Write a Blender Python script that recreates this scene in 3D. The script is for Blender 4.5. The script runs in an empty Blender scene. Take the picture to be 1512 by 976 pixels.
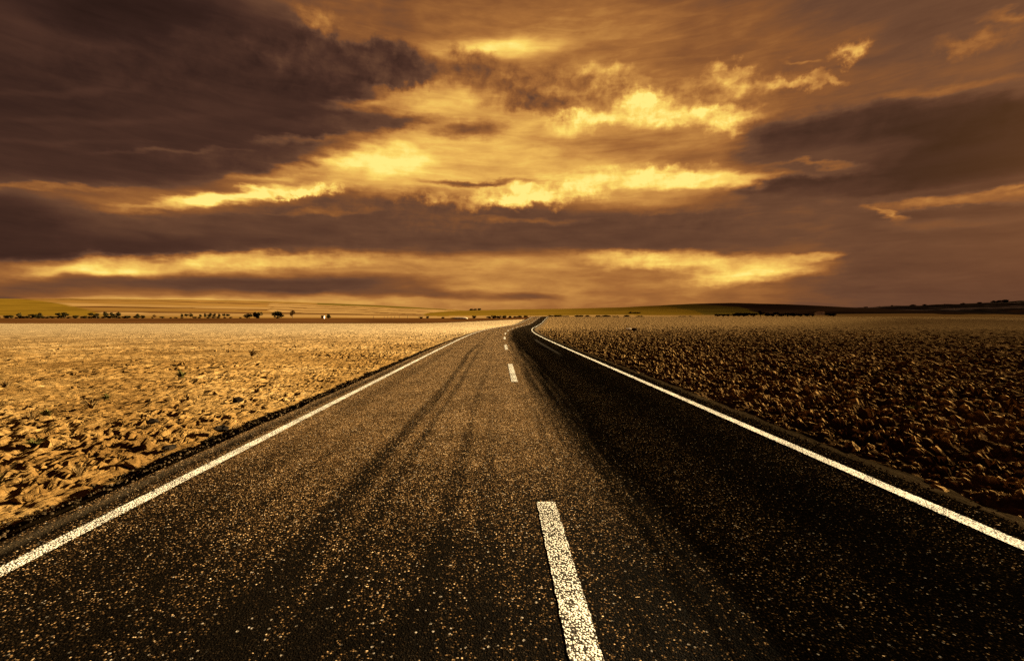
import bpy, bmesh, math, random
import numpy as np

# ------------------------------------------------------------------ camera, sky, sun, exposure
scene = bpy.context.scene
COL = scene.collection
R = math.radians

EXPOSURE = 2.7
SUN_AZ, SUN_EL = 66.0, 15.0          # degrees right of the road's direction (+Y), degrees above the horizon

cam_data = bpy.data.cameras.new("camera")
cam_data.sensor_width = 36.0
cam_data.lens = 36.0 * 700.0 / 1512.0
cam_data.clip_start = 0.05
cam_data.clip_end = 20000.0
cam = bpy.data.objects.new("camera", cam_data)
cam.location = (0.0, 0.0, 1.6)
cam.rotation_euler = (R(90.0 - 1.39), 0.0, R(-1.64))
COL.objects.link(cam)
scene.camera = cam
scene.view_settings.view_transform = 'Standard'
scene.view_settings.look = 'None'
scene.view_settings.gamma = 1.0
scene.view_settings.use_curve_mapping = False
scene.view_settings.exposure = EXPOSURE
scene.cycles.max_bounces = 6
scene.cycles.diffuse_bounces = 3
scene.cycles.glossy_bounces = 2
scene.cycles.transparent_max_bounces = 8
scene.cycles.use_denoising = False

sun_data = bpy.data.lights.new("sun", 'SUN')
sun_data.energy = 5.0
sun_data.angle = R(2.0)
sun_data.color = (1.0, 0.77, 0.43)
sun = bpy.data.objects.new("sun", sun_data)
sun.rotation_euler = (R(90.0 - SUN_EL), 0.0, R(180.0 - SUN_AZ))
sun.location = (40, 20, 30)
COL.objects.link(sun)

def lin(*c):
    """sRGB 0..255 to linear."""
    return tuple(((v / 255.0) / 12.92 if v / 255.0 <= 0.04045 else ((v / 255.0 + 0.055) / 1.055) ** 2.4) for v in c)

# Clouds as they stand in the sky: azimuth, elevation, half width, half height (degrees), tilt, brightness, cover, softness, kind
CLOUDS = [
    (1.96, 18.84, 61.66, 25.82, -0.2, 0.70, 1.00, 1.00, 's'),
    (-2.90, 17.34, 35.55, 13.12, 1.2, 0.84, 0.90, 1.00, 's'),
    (-9.26, 18.17, 17.29, 4.26, 3.2, 0.90, 0.70, 1.00, 's'),
    (9.22, 19.76, 19.11, 3.51, -2.6, 0.84, 0.60, 1.00, 's'),
    (-7.75, 3.30, 55.80, 7.21, 0.5, 0.76, 0.90, 1.00, 's'),
    (20.83, 2.39, 23.95, 3.84, -0.8, 0.62, 0.90, 1.00, 's'),
    (45.90, 4.14, 18.89, 8.96, -4.0, 0.37, 1.00, 0.82, 's'),
    (40.57, 25.25, 25.63, 9.91, -17.4, 0.38, 1.00, 0.82, 's'),
    (30.69, 25.14, 12.27, 3.42, -6.8, 0.52, 0.60, 1.00, 's'),
    (40.63, 21.59, 12.68, 1.61, -9.2, 0.50, 0.60, 1.00, 's'),
    (39.05, 26.73, 10.57, 2.01, -17.2, 0.38, 0.70, 1.00, 's'),
    (27.48, 27.51, 17.23, 3.93, -11.4, 0.56, 0.60, 1.00, 's'),
    (9.97, 30.96, 20.53, 3.45, -3.9, 0.68, 0.80, 1.00, 's'),
    (5.18, 33.44, 24.05, 1.64, -1.8, 0.55, 0.80, 1.00, 's'),
    (0.35, 29.33, 12.46, 1.61, 3.4, 0.97, 1.00, 0.92, 's'),
    (-9.24, 23.00, 11.84, 3.98, 12.2, 0.84, 0.90, 1.00, 's'),
    (-13.88, 17.64, 10.05, 2.42, 7.2, 1.00, 1.00, 0.86, 'm'),
    (-1.28, 19.18, 12.96, 2.85, 0.8, 0.80, 0.70, 1.00, 's'),
    (-41.12, 21.51, 30.29, 9.94, 17.4, 0.23, 1.00, 0.62, 's'),
    (-29.37, 22.99, 21.64, 7.64, 4.4, 0.25, 1.00, 0.56, 'm'),
    (-17.49, 26.78, 13.10, 2.78, 2.8, 0.30, 1.00, 0.54, 'p'),
    (-11.54, 26.49, 6.88, 1.38, -3.0, 0.34, 0.90, 0.74, 'p'),
    (-19.58, 29.47, 4.16, 1.92, -7.3, 0.60, 0.90, 0.94, 'p'),
    (-37.84, 26.32, 11.18, 2.71, 18.0, 0.16, 0.90, 1.00, 's'),
    (-44.36, 22.84, 3.76, 3.29, 20.2, 0.30, 0.70, 1.00, 's'),
    (-29.43, 18.49, 20.94, 4.45, 14.1, 0.27, 1.00, 0.62, 's'),
    (-13.84, 23.47, 8.39, 1.03, 9.0, 0.72, 0.80, 1.00, 'm'),
    (-15.34, 21.28, 11.42, 1.35, 7.5, 0.34, 0.95, 0.76, 'm'),
    (-20.40, 19.03, 9.23, 0.66, 9.8, 0.60, 0.70, 1.00, 'm'),
    (-38.94, 17.79, 15.99, 0.50, 13.9, 0.30, 0.70, 1.00, 's'),
    (-41.66, 15.32, 10.67, 0.38, 13.4, 0.32, 0.70, 1.00, 's'),
    (-37.58, 14.23, 19.56, 2.66, 10.9, 0.27, 1.00, 0.72, 's'),
    (-29.47, 15.91, 11.69, 1.55, 9.0, 0.30, 0.90, 0.86, 'm'),
    (-26.40, 16.44, 9.33, 1.72, 16.1, 0.33, 0.80, 0.96, 'm'),
    (-22.49, 15.13, 9.64, 0.62, 9.3, 0.82, 0.80, 1.00, 'm'),
    (-41.74, 11.14, 8.35, 0.45, 10.1, 0.60, 0.85, 1.00, 'm'),
    (-43.06, 7.26, 14.20, 3.86, 7.0, 0.24, 1.00, 0.62, 's'),
    (-13.93, 10.92, 33.14, 4.27, 2.9, 0.42, 1.00, 0.46, 'm'),
    (-29.52, 12.26, 15.35, 2.24, 13.5, 0.66, 0.90, 1.00, 's'),
    (-28.31, 12.48, 12.15, 1.01, 14.3, 1.00, 1.00, 0.76, 'm'),
    (-22.51, 13.61, 6.94, 0.63, 7.8, 1.00, 1.00, 0.84, 'p'),
    (-26.49, 9.19, 21.90, 3.15, 9.1, 0.36, 1.00, 0.82, 's'),
    (15.54, 10.09, 28.45, 3.92, -4.5, 0.37, 1.00, 0.72, 's'),
    (25.00, 11.14, 15.19, 2.90, -0.6, 0.36, 0.80, 0.96, 'm'),
    (-2.92, 8.94, 31.74, 1.95, 0.6, 0.36, 0.90, 0.92, 's'),
    (-37.70, 6.65, 16.77, 1.40, 5.4, 0.26, 0.90, 0.92, 's'),
    (30.88, 10.60, 8.78, 3.91, 0.8, 0.42, 0.80, 1.00, 's'),
    (-34.14, 5.22, 18.77, 1.46, 6.1, 0.86, 1.00, 0.86, 'm'),
    (-38.70, 4.29, 7.29, 0.75, 3.6, 0.95, 0.90, 0.96, 'm'),
    (-23.26, 6.41, 15.77, 1.03, 2.9, 0.90, 0.80, 0.96, 'm'),
    (1.97, 6.42, 21.21, 1.28, -0.1, 0.76, 0.80, 1.00, 's'),
    (21.52, 6.49, 18.27, 1.53, -4.5, 0.88, 1.00, 0.76, 'm'),
    (27.09, 4.85, 8.71, 1.48, 2.1, 0.90, 1.00, 0.76, 'm'),
    (33.35, 6.29, 4.14, 0.83, 3.1, 0.82, 0.90, 0.76, 'm'),
    (-41.00, 3.06, 9.18, 1.11, 2.8, 0.40, 0.90, 0.92, 's'),
    (-23.29, 3.77, 22.27, 1.51, 1.7, 0.36, 1.00, 0.72, 's'),
    (-9.34, 3.13, 13.82, 1.15, -2.5, 0.42, 0.90, 0.92, 's'),
    (2.78, 2.78, 7.57, 0.67, -0.1, 0.45, 0.90, 0.82, 's'),
    (-44.75, 1.86, 2.41, 0.40, 1.9, 0.36, 0.80, 1.00, 's'),
    (-31.41, 1.78, 32.38, 0.55, 1.1, 0.84, 0.80, 1.00, 's'),
    (-1.27, 26.44, 7.14, 2.95, -15.2, 0.50, 0.95, 0.64, 'p'),
    (9.20, 25.63, 10.43, 2.97, -3.1, 0.60, 0.95, 0.64, 'p'),
    (5.20, 24.34, 7.24, 2.13, -18.0, 0.46, 0.90, 0.84, 'p'),
    (13.12, 26.39, 5.53, 1.51, -12.8, 0.80, 0.80, 0.94, 'p'),
    (-3.69, 21.45, 7.35, 1.54, 1.7, 0.46, 0.95, 0.96, 'm'),
    (-3.69, 24.29, 4.82, 1.97, 1.9, 0.86, 0.70, 1.00, 's'),
    (23.49, 23.45, 13.32, 3.14, -4.9, 0.62, 0.85, 0.94, 'p'),
    (26.21, 23.76, 8.76, 1.59, -6.1, 0.72, 0.85, 0.94, 'p'),
    (15.46, 21.91, 15.19, 2.94, -1.5, 0.78, 0.80, 1.00, 's'),
    (10.01, 22.01, 6.30, 1.78, 7.4, 1.00, 1.00, 0.74, 'p'),
    (17.72, 22.56, 4.69, 2.64, -6.0, 1.00, 1.00, 0.64, 'p'),
    (24.21, 21.31, 7.08, 1.68, -11.7, 0.93, 1.00, 0.74, 'p'),
    (25.86, 25.26, 3.56, 1.32, -10.0, 0.80, 0.95, 0.74, 'p'),
    (31.33, 23.16, 6.81, 0.71, -9.0, 0.74, 0.90, 0.84, 'p'),
    (36.48, 24.44, 1.84, 0.98, 5.8, 0.76, 0.95, 0.84, 'p'),
    (33.10, 24.61, 2.80, 0.34, -13.2, 0.64, 0.80, 0.96, 'm'),
    (15.47, 19.87, 14.89, 1.84, -1.9, 0.62, 1.00, 0.92, 's'),
    (21.42, 17.94, 18.43, 1.82, -6.1, 0.56, 0.90, 1.00, 's'),
    (13.18, 15.60, 28.04, 3.51, -3.1, 0.80, 0.80, 1.00, 's'),
    (17.77, 15.60, 19.01, 1.31, -4.4, 1.00, 1.00, 0.76, 'm'),
    (19.26, 16.19, 8.82, 0.99, -3.0, 0.96, 0.80, 1.00, 'p'),
    (4.40, 14.54, 13.89, 1.67, 4.8, 0.97, 1.00, 0.74, 'p'),
    (26.99, 14.58, 5.99, 1.11, -0.5, 0.92, 0.90, 0.86, 'm'),
    (-2.90, 15.86, 9.03, 0.53, 1.1, 0.44, 0.90, 0.86, 'm'),
    (-7.71, 14.07, 6.35, 0.90, 2.1, 0.80, 0.70, 1.00, 'p'),
    (40.72, 16.57, 16.35, 3.49, -8.0, 0.25, 1.00, 0.46, 'm'),
    (32.62, 16.56, 8.61, 1.96, -7.3, 0.32, 0.90, 0.92, 's'),
    (47.32, 15.25, 10.99, 3.08, -12.1, 0.18, 1.00, 0.66, 'm'),
    (34.38, 15.89, 9.30, 1.92, -3.2, 0.36, 0.90, 1.00, 's'),
    (33.23, 15.32, 6.52, 0.38, -9.0, 0.58, 0.70, 1.00, 'm'),
    (37.20, 12.93, 15.13, 1.64, -3.2, 0.24, 1.00, 0.56, 'm'),
    (45.74, 13.22, 10.23, 1.92, -4.5, 0.20, 1.00, 0.72, 's'),
    (32.08, 12.15, 10.40, 2.73, -0.3, 0.40, 0.80, 1.00, 's'),
    (43.63, 10.23, 8.16, 0.65, -5.1, 0.64, 0.90, 0.96, 'm'),
    (47.80, 10.41, 4.23, 0.49, -2.3, 0.68, 0.80, 1.00, 'm'),
    (39.34, 9.88, 3.33, 0.57, -27.7, 0.72, 0.90, 0.96, 'm'),
    (44.11, 8.41, 7.10, 0.82, -7.6, 0.44, 0.80, 1.00, 's'),
    (45.98, 22.38, 4.16, 1.46, -12.5, 0.58, 0.80, 1.00, 'p'),
    (47.94, 23.56, 2.87, 0.65, -21.1, 0.60, 0.80, 1.00, 'm'),
    (43.47, 19.51, 8.42, 0.64, -6.7, 0.55, 0.70, 1.00, 'm'),
    (-19.77, 11.87, 9.28, 0.50, 7.5, 0.56, 0.70, 1.00, 'm'),
    (2.78, 11.64, 12.21, 0.62, -2.2, 0.54, 0.70, 1.00, 'm'),
    (20.02, 12.09, 10.21, 0.59, -2.0, 0.52, 0.70, 1.00, 'm'),
    (-33.44, 15.91, 8.97, 0.37, 12.6, 0.40, 0.70, 1.00, 'm'),
    (-40.27, 19.70, 9.37, 0.37, 15.8, 0.32, 0.60, 1.00, 's'),
]

def build_world():
    w = bpy.data.worlds.new("World")
    scene.world = w
    w.use_nodes = True
    nt = w.node_tree
    nt.nodes.clear()
    N, L = nt.nodes.new, nt.links.new

    def math_node(op, a, b=None, c=None, clamp=False):
        n = N('ShaderNodeMath'); n.operation = op; n.use_clamp = clamp
        for i, v in enumerate((a, b, c)):
            if v is None: continue
            if isinstance(v, (int, float)): n.inputs[i].default_value = v
            else: L(v, n.inputs[i])
        return n.outputs[0]

    def maprange(v, a, b, c, d, smooth=True):
        n = N('ShaderNodeMapRange')
        n.interpolation_type = 'SMOOTHSTEP' if smooth else 'LINEAR'
        L(v, n.inputs[0])
        for i, q in enumerate((a, b, c, d)):
            n.inputs[1 + i].default_value = q
        return n.outputs[0]

    def comb(x, y, z=0.0):
        n = N('ShaderNodeCombineXYZ')
        for i, v in enumerate((x, y, z)):
            if isinstance(v, (int, float)): n.inputs[i].default_value = v
            else: L(v, n.inputs[i])
        return n.outputs[0]

    def vmath(op, a, b, scale=None):
        n = N('ShaderNodeVectorMath'); n.operation = op
        for i, v in enumerate((a, b)):
            if v is None: continue
            if isinstance(v, tuple): n.inputs[i].default_value = v
            else: L(v, n.inputs[i])
        if scale is not None:
            n.inputs['Scale'].default_value = scale
        return n.outputs[0]

    def noise(vec, scale, detail, rough, dist=0.0, color=False):
        n = N('ShaderNodeTexNoise')
        n.inputs['Scale'].default_value = scale
        n.inputs['Detail'].default_value = detail
        n.inputs['Roughness'].default_value = rough
        n.inputs['Distortion'].default_value = dist
        L(vec, n.inputs['Vector'])
        return n.outputs['Color' if color else 'Fac']

    tc = N('ShaderNodeTexCoord')
    sep = N('ShaderNodeSeparateXYZ')
    L(tc.outputs['Generated'], sep.inputs[0])
    az = math_node('ARCTAN2', sep.outputs[0], sep.outputs[1])
    el = math_node('ARCSINE', sep.outputs[2])
    deg = 180.0 / math.pi
    azd = math_node('MULTIPLY', az, deg)
    eld = math_node('MULTIPLY', el, deg)
    p = comb(azd, eld)

    # streaky coordinates: clouds stretch flat towards the horizon
    el_flat = math_node('MULTIPLY', eld, 3.0)
    ps = comb(azd, el_flat)
    n_big = vmath('SUBTRACT', noise(ps, 0.055, 3.0, 0.5, color=True), (0.5, 0.5, 0.5))
    n_mid = vmath('SUBTRACT', noise(ps, 0.22, 4.0, 0.55, color=True), (0.5, 0.5, 0.5))
    n_puf = vmath('SUBTRACT', noise(p, 0.34, 6.0, 0.62, color=True), (0.5, 0.5, 0.5))
    # s: soft stratus edge, m: torn streaky edge, p: billowing cumulus edge
    w_s = vmath('ADD', p, vmath('ADD', vmath('MULTIPLY', n_big, (9.0, 2.2, 0.0)), vmath('MULTIPLY', n_mid, (3.0, 0.9, 0.0))))
    w_m = vmath('ADD', p, vmath('ADD', vmath('MULTIPLY', n_mid, (7.0, 2.0, 0.0)), vmath('MULTIPLY', n_puf, (2.5, 1.1, 0.0))))
    w_p = vmath('ADD', p, vmath('ADD', vmath('MULTIPLY', n_mid, (3.0, 1.4, 0.0)), vmath('MULTIPLY', n_puf, (5.5, 4.6, 0.0))))
    warped = {'s': w_s, 'm': w_m, 'p': w_p}

    # the general deck, as it goes on all round the sky
    deck = noise(ps, 0.035, 4.0, 0.55, 0.6)
    val = maprange(deck, 0.3, 0.72, 0.20, 0.50)
    puff = math_node('ADD', 0.0, 0.0)
    w_q = vmath('ADD', p, vmath('MULTIPLY', n_mid, (2.0, 1.0, 0.0)))

    for (a, e, sa, se, rot, v, cover, soft, kind) in CLOUDS:
        m = N('ShaderNodeMapping'); m.vector_type = 'TEXTURE'
        m.inputs['Location'].default_value = (a, e, 0.0)
        m.inputs['Rotation'].default_value = (0.0, 0.0, R(rot))
        m.inputs['Scale'].default_value = (sa, se, 1.0)
        L(warped[kind], m.inputs['Vector'])
        g = N('ShaderNodeTexGradient'); g.gradient_type = 'SPHERICAL'
        L(m.outputs[0], g.inputs['Vector'])
        mask = maprange(g.outputs['Fac'], 0.0, soft, 0.0, cover)
        mx = N('ShaderNodeMix'); mx.data_type = 'FLOAT'
        L(mask, mx.inputs[0]); L(val, mx.inputs[2]); mx.inputs[3].default_value = v
        val = mx.outputs[0]
        mp = N('ShaderNodeMix'); mp.data_type = 'FLOAT'
        L(mask, mp.inputs[0]); L(puff, mp.inputs[2]); mp.inputs[3].default_value = {'s': 0.05, 'm': 0.45, 'p': 1.0}[kind]
        puff = mp.outputs[0]

    # fine texture: streaks everywhere, billows only on the cumulus heads, which catch the light on their upper sides
    sep3 = N('ShaderNodeSeparateXYZ'); L(n_mid, sep3.inputs[0])
    lit = maprange(val, 0.22, 0.75, 0.07, 0.26)
    val = math_node('ADD', val, math_node('MULTIPLY', sep3.outputs[2], lit))
    tilt = comb(azd, math_node('ADD', math_node('MULTIPLY', eld, 7.0), math_node('MULTIPLY', azd, 0.08)))
    wisp = math_node('SUBTRACT', noise(tilt, 0.16, 7.0, 0.6, 0.7), 0.5)
    val = math_node('ADD', val, math_node('MULTIPLY', wisp, maprange(val, 0.2, 0.7, 0.07, 0.22)))
    na = noise(w_q, 0.40, 5.0, 0.55)
    nb = noise(vmath('ADD', w_q, (-0.3, 0.8, 0.0)), 0.40, 5.0, 0.55)
    amount = math_node('MULTIPLY', puff, maprange(val, 0.25, 0.6, 0.25, 0.62))
    val = math_node('ADD', val, math_node('MULTIPLY', math_node('SUBTRACT', na, nb), amount))
    sep2 = N('ShaderNodeSeparateXYZ'); L(n_puf, sep2.inputs[0])
    val = math_node('ADD', val, math_node('MULTIPLY', sep2.outputs[2], math_node('MULTIPLY', amount, 0.35)))

    ramp = N('ShaderNodeValToRGB')
    cr = ramp.color_ramp
    stops = [(0.14, (36, 20, 16)), (0.22, (54, 33, 27)), (0.30, (76, 48, 37)), (0.40, (103, 68, 48)), (0.50, (135, 84, 46)),
             (0.60, (164, 106, 54)), (0.72, (200, 140, 70)), (0.84, (235, 180, 88)), (0.93, (253, 214, 104)), (1.0, (255, 236, 132))]
    k = 1.0 / (0.1 * 2.0 ** EXPOSURE)
    cr.elements[0].position = stops[0][0]; cr.elements[0].color = (*lin(*stops[0][1]), 1)
    cr.elements[1].position = stops[-1][0]; cr.elements[1].color = (*lin(*stops[-1][1]), 1)
    for q, c in stops[1:-1]:
        el_ = cr.elements.new(q); el_.color = (*lin(*c), 1)
    L(val, ramp.inputs[0])
    gain = N('ShaderNodeVectorMath'); gain.operation = 'SCALE'; gain.inputs['Scale'].default_value = k
    L(ramp.outputs[0], gain.inputs[0])

    sky = N('ShaderNodeTexSky'); sky.sky_type = 'NISHITA'; sky.sun_disc = False
    sky.sun_elevation = R(SUN_EL); sky.sun_rotation = R(SUN_AZ)
    sky.dust_density = 6.0; sky.ozone_density = 0.3; sky.air_density = 1.5
    tint = N('ShaderNodeVectorMath'); tint.operation = 'MULTIPLY'
    L(sky.outputs[0], tint.inputs[0]); tint.inputs[1].default_value = (0.003, 0.0017, 0.0008)
    add = N('ShaderNodeVectorMath'); add.operation = 'ADD'
    L(gain.outputs[0], add.inputs[0]); L(tint.outputs[0], add.inputs[1])
    bg = N('ShaderNodeBackground'); bg.inputs['Strength'].default_value = 0.1
    L(add.outputs[0], bg.inputs['Color'])
    out = N('ShaderNodeOutputWorld'); L(bg.outputs[0], out.inputs['Surface'])
    w.cycles.sampling_method = 'MANUAL'
    w.cycles.sample_map_resolution = 256

build_world()

# ------------------------------------------------------------------ helpers
random.seed(7)
rng = np.random.default_rng(11)
_perm = rng.permutation(4096)

def _hash(ix, iy, k):
    return _perm[(ix + _perm[(iy + _perm[(k * 131) & 4095]) & 4095]) & 4095]

def gnoise(x, y, k=0):
    """gradient noise, about -0.7..0.7"""
    x = np.asarray(x, float); y = np.asarray(y, float)
    ix = np.floor(x).astype(np.int64); iy = np.floor(y).astype(np.int64)
    fx, fy = x - ix, y - iy
    ux = fx * fx * fx * (fx * (fx * 6 - 15) + 10); uy = fy * fy * fy * (fy * (fy * 6 - 15) + 10)
    def g(dx, dy):
        a = _hash(ix + dx, iy + dy, k) * (2 * math.pi / 4096)
        return np.cos(a) * (fx - dx) + np.sin(a) * (fy - dy)
    a, b, c, d = g(0, 0), g(1, 0), g(0, 1), g(1, 1)
    return (a + (b - a) * ux) * (1 - uy) + (c + (d - c) * ux) * uy

def fbm(x, y, k=0, octs=4, gain=0.5):
    s = np.zeros(np.broadcast(x, y).shape); a = 1.0; f = 1.0
    for o in range(octs):
        s += a * gnoise(x * f, y * f, k + o); a *= gain; f *= 2.03
    return s

def cells(x, y, k=0):
    """nearest and second nearest cell distance, and the random number of the nearest cell"""
    ix = np.floor(x).astype(np.int64); iy = np.floor(y).astype(np.int64)
    f1 = np.full(x.shape, 9.0); f2 = np.full(x.shape, 9.0); rid = np.zeros(x.shape)
    for dx in (-1, 0, 1):
        for dy in (-1, 0, 1):
            h = _hash(ix + dx, iy + dy, k)
            px = ix + dx + 0.1 + 0.8 * (h / 4096.0)
            h2 = _hash(ix + dx, iy + dy, k + 17)
            py = iy + dy + 0.1 + 0.8 * (h2 / 4096.0)
            d = np.hypot(x - px, y - py)
            near = d < f1
            f2 = np.where(near, f1, np.minimum(f2, d))
            rid = np.where(near, _hash(ix + dx, iy + dy, k + 29) / 4096.0, rid)
            f1 = np.where(near, d, f1)
    return f1, f2, rid

def sstep(a, b, x):
    t = np.clip((np.asarray(x, float) - a) / (b - a), 0, 1)
    return t * t * (3 - 2 * t)

def link(o, parent=None):
    COL.objects.link(o)
    if parent is not None:
        o.parent = parent
    return o

def mesh_obj(name, verts, faces, mat, parent=None, smooth=True, uv=None):
    me = bpy.data.meshes.new(name)
    verts = np.asarray(verts, np.float32)
    if isinstance(faces, np.ndarray):
        nf, w = faces.shape
        me.vertices.add(len(verts)); me.vertices.foreach_set('co', verts.ravel())
        me.loops.add(nf * w); me.loops.foreach_set('vertex_index', faces.astype(np.int32).ravel())
        me.polygons.add(nf); me.polygons.foreach_set('loop_start', np.arange(0, nf * w, w, dtype=np.int32))
        me.update(calc_edges=True)
        if uv is not None:
            l = me.uv_layers.new(name='road_uv')
            l.data.foreach_set('uv', np.asarray(uv, np.float32)[faces.ravel()].ravel())
    else:
        me.from_pydata([tuple(v) for v in verts], [], faces); me.update()
    me.polygons.foreach_set('use_smooth', np.full(len(me.polygons), smooth))
    for m in (mat if isinstance(mat, (list, tuple)) else [mat]):
        me.materials.append(m)
    return link(bpy.data.objects.new(name, me), parent)

def grid_faces(nr, nc):
    r, c = np.meshgrid(np.arange(nr - 1), np.arange(nc - 1), indexing='ij')
    a = (r * nc + c).ravel()
    return np.stack([a, a + 1, a + nc + 1, a + nc], 1)

def tag(o, label=None, cat=None, group=None, kind=None):
    if label: o['label'] = label
    if cat: o['category'] = cat
    if group: o['group'] = group
    if kind: o['kind'] = kind
    return o

class NT:
    """short hand for building a material's nodes"""
    def __init__(self, name):
        self.m = bpy.data.materials.new(name); self.m.use_nodes = True
        self.t = self.m.node_tree; self.t.nodes.clear()
        self.out = self.t.nodes.new('ShaderNodeOutputMaterial')
        self.b = self.t.nodes.new('ShaderNodeBsdfPrincipled')
        self.t.links.new(self.b.outputs[0], self.out.inputs['Surface'])
        self.tc = self.t.nodes.new('ShaderNodeTexCoord')
        self.geo = self.t.nodes.new('ShaderNodeNewGeometry')
        self.pos = self.geo.outputs['Position']
    def _in(self, n, i, v):
        if v is None: return
        if hasattr(v, 'is_linked') or hasattr(v, 'links'): self.t.links.new(v, n.inputs[i])
        else: n.inputs[i].default_value = v
    def node(self, t, **kw):
        n = self.t.nodes.new(t)
        for k, v in kw.items(): setattr(n, k, v)
        return n
    def math(self, op, a, b=None, c=None, clamp=False):
        n = self.node('ShaderNodeMath', operation=op, use_clamp=clamp)
        for i, v in enumerate((a, b, c)): self._in(n, i, v)
        return n.outputs[0]
    def noise(self, vec, scale, detail=4, rough=0.55, dist=0.0, out='Fac'):
        n = self.node('ShaderNodeTexNoise')
        self._in(n, 'Vector', vec); n.inputs['Scale'].default_value = scale
        n.inputs['Detail'].default_value = detail; n.inputs['Roughness'].default_value = rough; n.inputs['Distortion'].default_value = dist
        return n.outputs[out]
    def voro(self, vec, scale, feature='F1', rand=1.0):
        n = self.node('ShaderNodeTexVoronoi', feature=feature)
        self._in(n, 'Vector', vec); n.inputs['Scale'].default_value = scale; n.inputs['Randomness'].default_value = rand
        return n
    def map(self, v, a, b, c, d, smooth=True):
        n = self.node('ShaderNodeMapRange', interpolation_type='SMOOTHSTEP' if smooth else 'LINEAR')
        self._in(n, 0, v)
        for i, q in enumerate((a, b, c, d)): n.inputs[1 + i].default_value = q
        return n.outputs[0]
    def ramp(self, v, stops, const=False):
        n = self.node('ShaderNodeValToRGB'); cr = n.color_ramp
        if const: cr.interpolation = 'CONSTANT'
        cr.elements[0].position = stops[0][0]; cr.elements[0].color = (*stops[0][1], 1)
        cr.elements[1].position = stops[-1][0]; cr.elements[1].color = (*stops[-1][1], 1)
        for p, c in stops[1:-1]:
            e = cr.elements.new(p); e.color = (*c, 1)
        self._in(n, 0, v)
        return n.outputs[0]
    def mix(self, f, a, b, mode='MIX'):
        n = self.node('ShaderNodeMix', data_type='RGBA', blend_type=mode)
        self._in(n, 0, f)
        for i, v in ((6, a), (7, b)):
            if isinstance(v, tuple): v = (*v[:3], 1.0)
            self._in(n, i, v)
        return n.outputs[2]
    def sep(self, v):
        n = self.node('ShaderNodeSeparateXYZ'); self._in(n, 0, v); return n.outputs
    def scale_vec(self, v, s):
        n = self.node('ShaderNodeVectorMath', operation='MULTIPLY'); self._in(n, 0, v); n.inputs[1].default_value = s
        return n.outputs[0]
    def bump(self, h, dist, strength=1.0, normal=None):
        n = self.node('ShaderNodeBump'); self._in(n, 'Height', h)
        n.inputs['Distance'].default_value = dist; n.inputs['Strength'].default_value = strength
        if normal is not None: self._in(n, 'Normal', normal)
        return n.outputs[0]
    def done(self, color=None, rough=0.9, spec=0.2, normal=None):
        for k, v in (('Base Color', color), ('Roughness', rough), ('Specular IOR Level', spec), ('Normal', normal)):
            if v is None: continue
            if isinstance(v, tuple): v = (*v[:3], 1.0)
            self._in(self.b, k, v)
        return self.m

# ------------------------------------------------------------------ materials
def mat_soil(name, stops, pale, pale_from, pale_to, fine=1.0, cracks=False, lit_crust=None):
    n = NT(name)
    big = n.noise(n.pos, 0.22, 4, 0.6)
    mid = n.noise(n.pos, 2.6, 5, 0.62)
    small = n.noise(n.pos, 21.0, 5, 0.65)
    v = n.math('ADD', n.math('MULTIPLY', big, 0.45), n.math('ADD', n.math('MULTIPLY', mid, 0.35), n.math('MULTIPLY', small, 0.2)))
    c = n.ramp(n.map(v, 0.36, 0.64, 0, 1, False), stops)
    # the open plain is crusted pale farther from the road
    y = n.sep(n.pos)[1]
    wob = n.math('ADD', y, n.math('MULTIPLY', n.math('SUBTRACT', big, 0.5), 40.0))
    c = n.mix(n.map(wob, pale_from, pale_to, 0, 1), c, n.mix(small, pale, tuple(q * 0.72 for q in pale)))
    if lit_crust:                                   # golden highlights painted onto ridges and clod tips
        c = n.mix(n.map(n.geo.outputs['Pointiness'], 0.515, 0.575, 0.0, 0.8), c, lit_crust)
    h = n.math('ADD', n.noise(n.pos, 14.0, 6, 0.7), n.math('MULTIPLY', n.noise(n.pos, 60.0, 4, 0.7), 0.35))
    if cracks:
        wv = n.node('ShaderNodeVectorMath', operation='MULTIPLY_ADD')
        n._in(wv, 0, n.noise(n.pos, 4.0, 3, 0.6, out='Color')); wv.inputs[1].default_value = (0.25, 0.25, 0.0); n._in(wv, 2, n.pos)
        sv = n.scale_vec(wv.outputs[0], (0.75, 1.0, 0.3))
        for sc_, wd, dp in ((2.4, 0.030, 1.6), (6.5, 0.05, 0.8)):
            e = n.voro(sv, sc_, 'DISTANCE_TO_EDGE')
            here = n.map(n.noise(n.pos, sc_ * 0.35, 3, 0.6), 0.45, 0.6, 0.0, dp)
            h = n.math('SUBTRACT', h, n.math('MULTIPLY', n.map(e.outputs['Distance'], 0.0, wd, 1.0, 0.0), here))
    return n.done(c, 1.0, 0.0, n.bump(h, 0.03 * fine, 0.9))

M = {}
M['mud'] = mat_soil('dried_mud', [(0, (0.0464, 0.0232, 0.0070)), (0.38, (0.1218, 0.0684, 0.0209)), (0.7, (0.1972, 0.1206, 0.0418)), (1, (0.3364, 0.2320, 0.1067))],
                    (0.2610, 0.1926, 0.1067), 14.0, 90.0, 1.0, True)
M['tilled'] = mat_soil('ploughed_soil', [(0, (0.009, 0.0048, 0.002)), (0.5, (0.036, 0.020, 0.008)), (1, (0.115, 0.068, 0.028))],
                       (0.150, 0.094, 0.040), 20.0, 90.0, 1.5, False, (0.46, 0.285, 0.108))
M['verge'] = mat_soil('verge_dirt', [(0, (0.006, 0.004, 0.002)), (0.5, (0.012, 0.008, 0.004)), (1, (0.028, 0.019, 0.010))], (0.08, 0.054, 0.029), 20.0, 90.0, 0.8)

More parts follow.
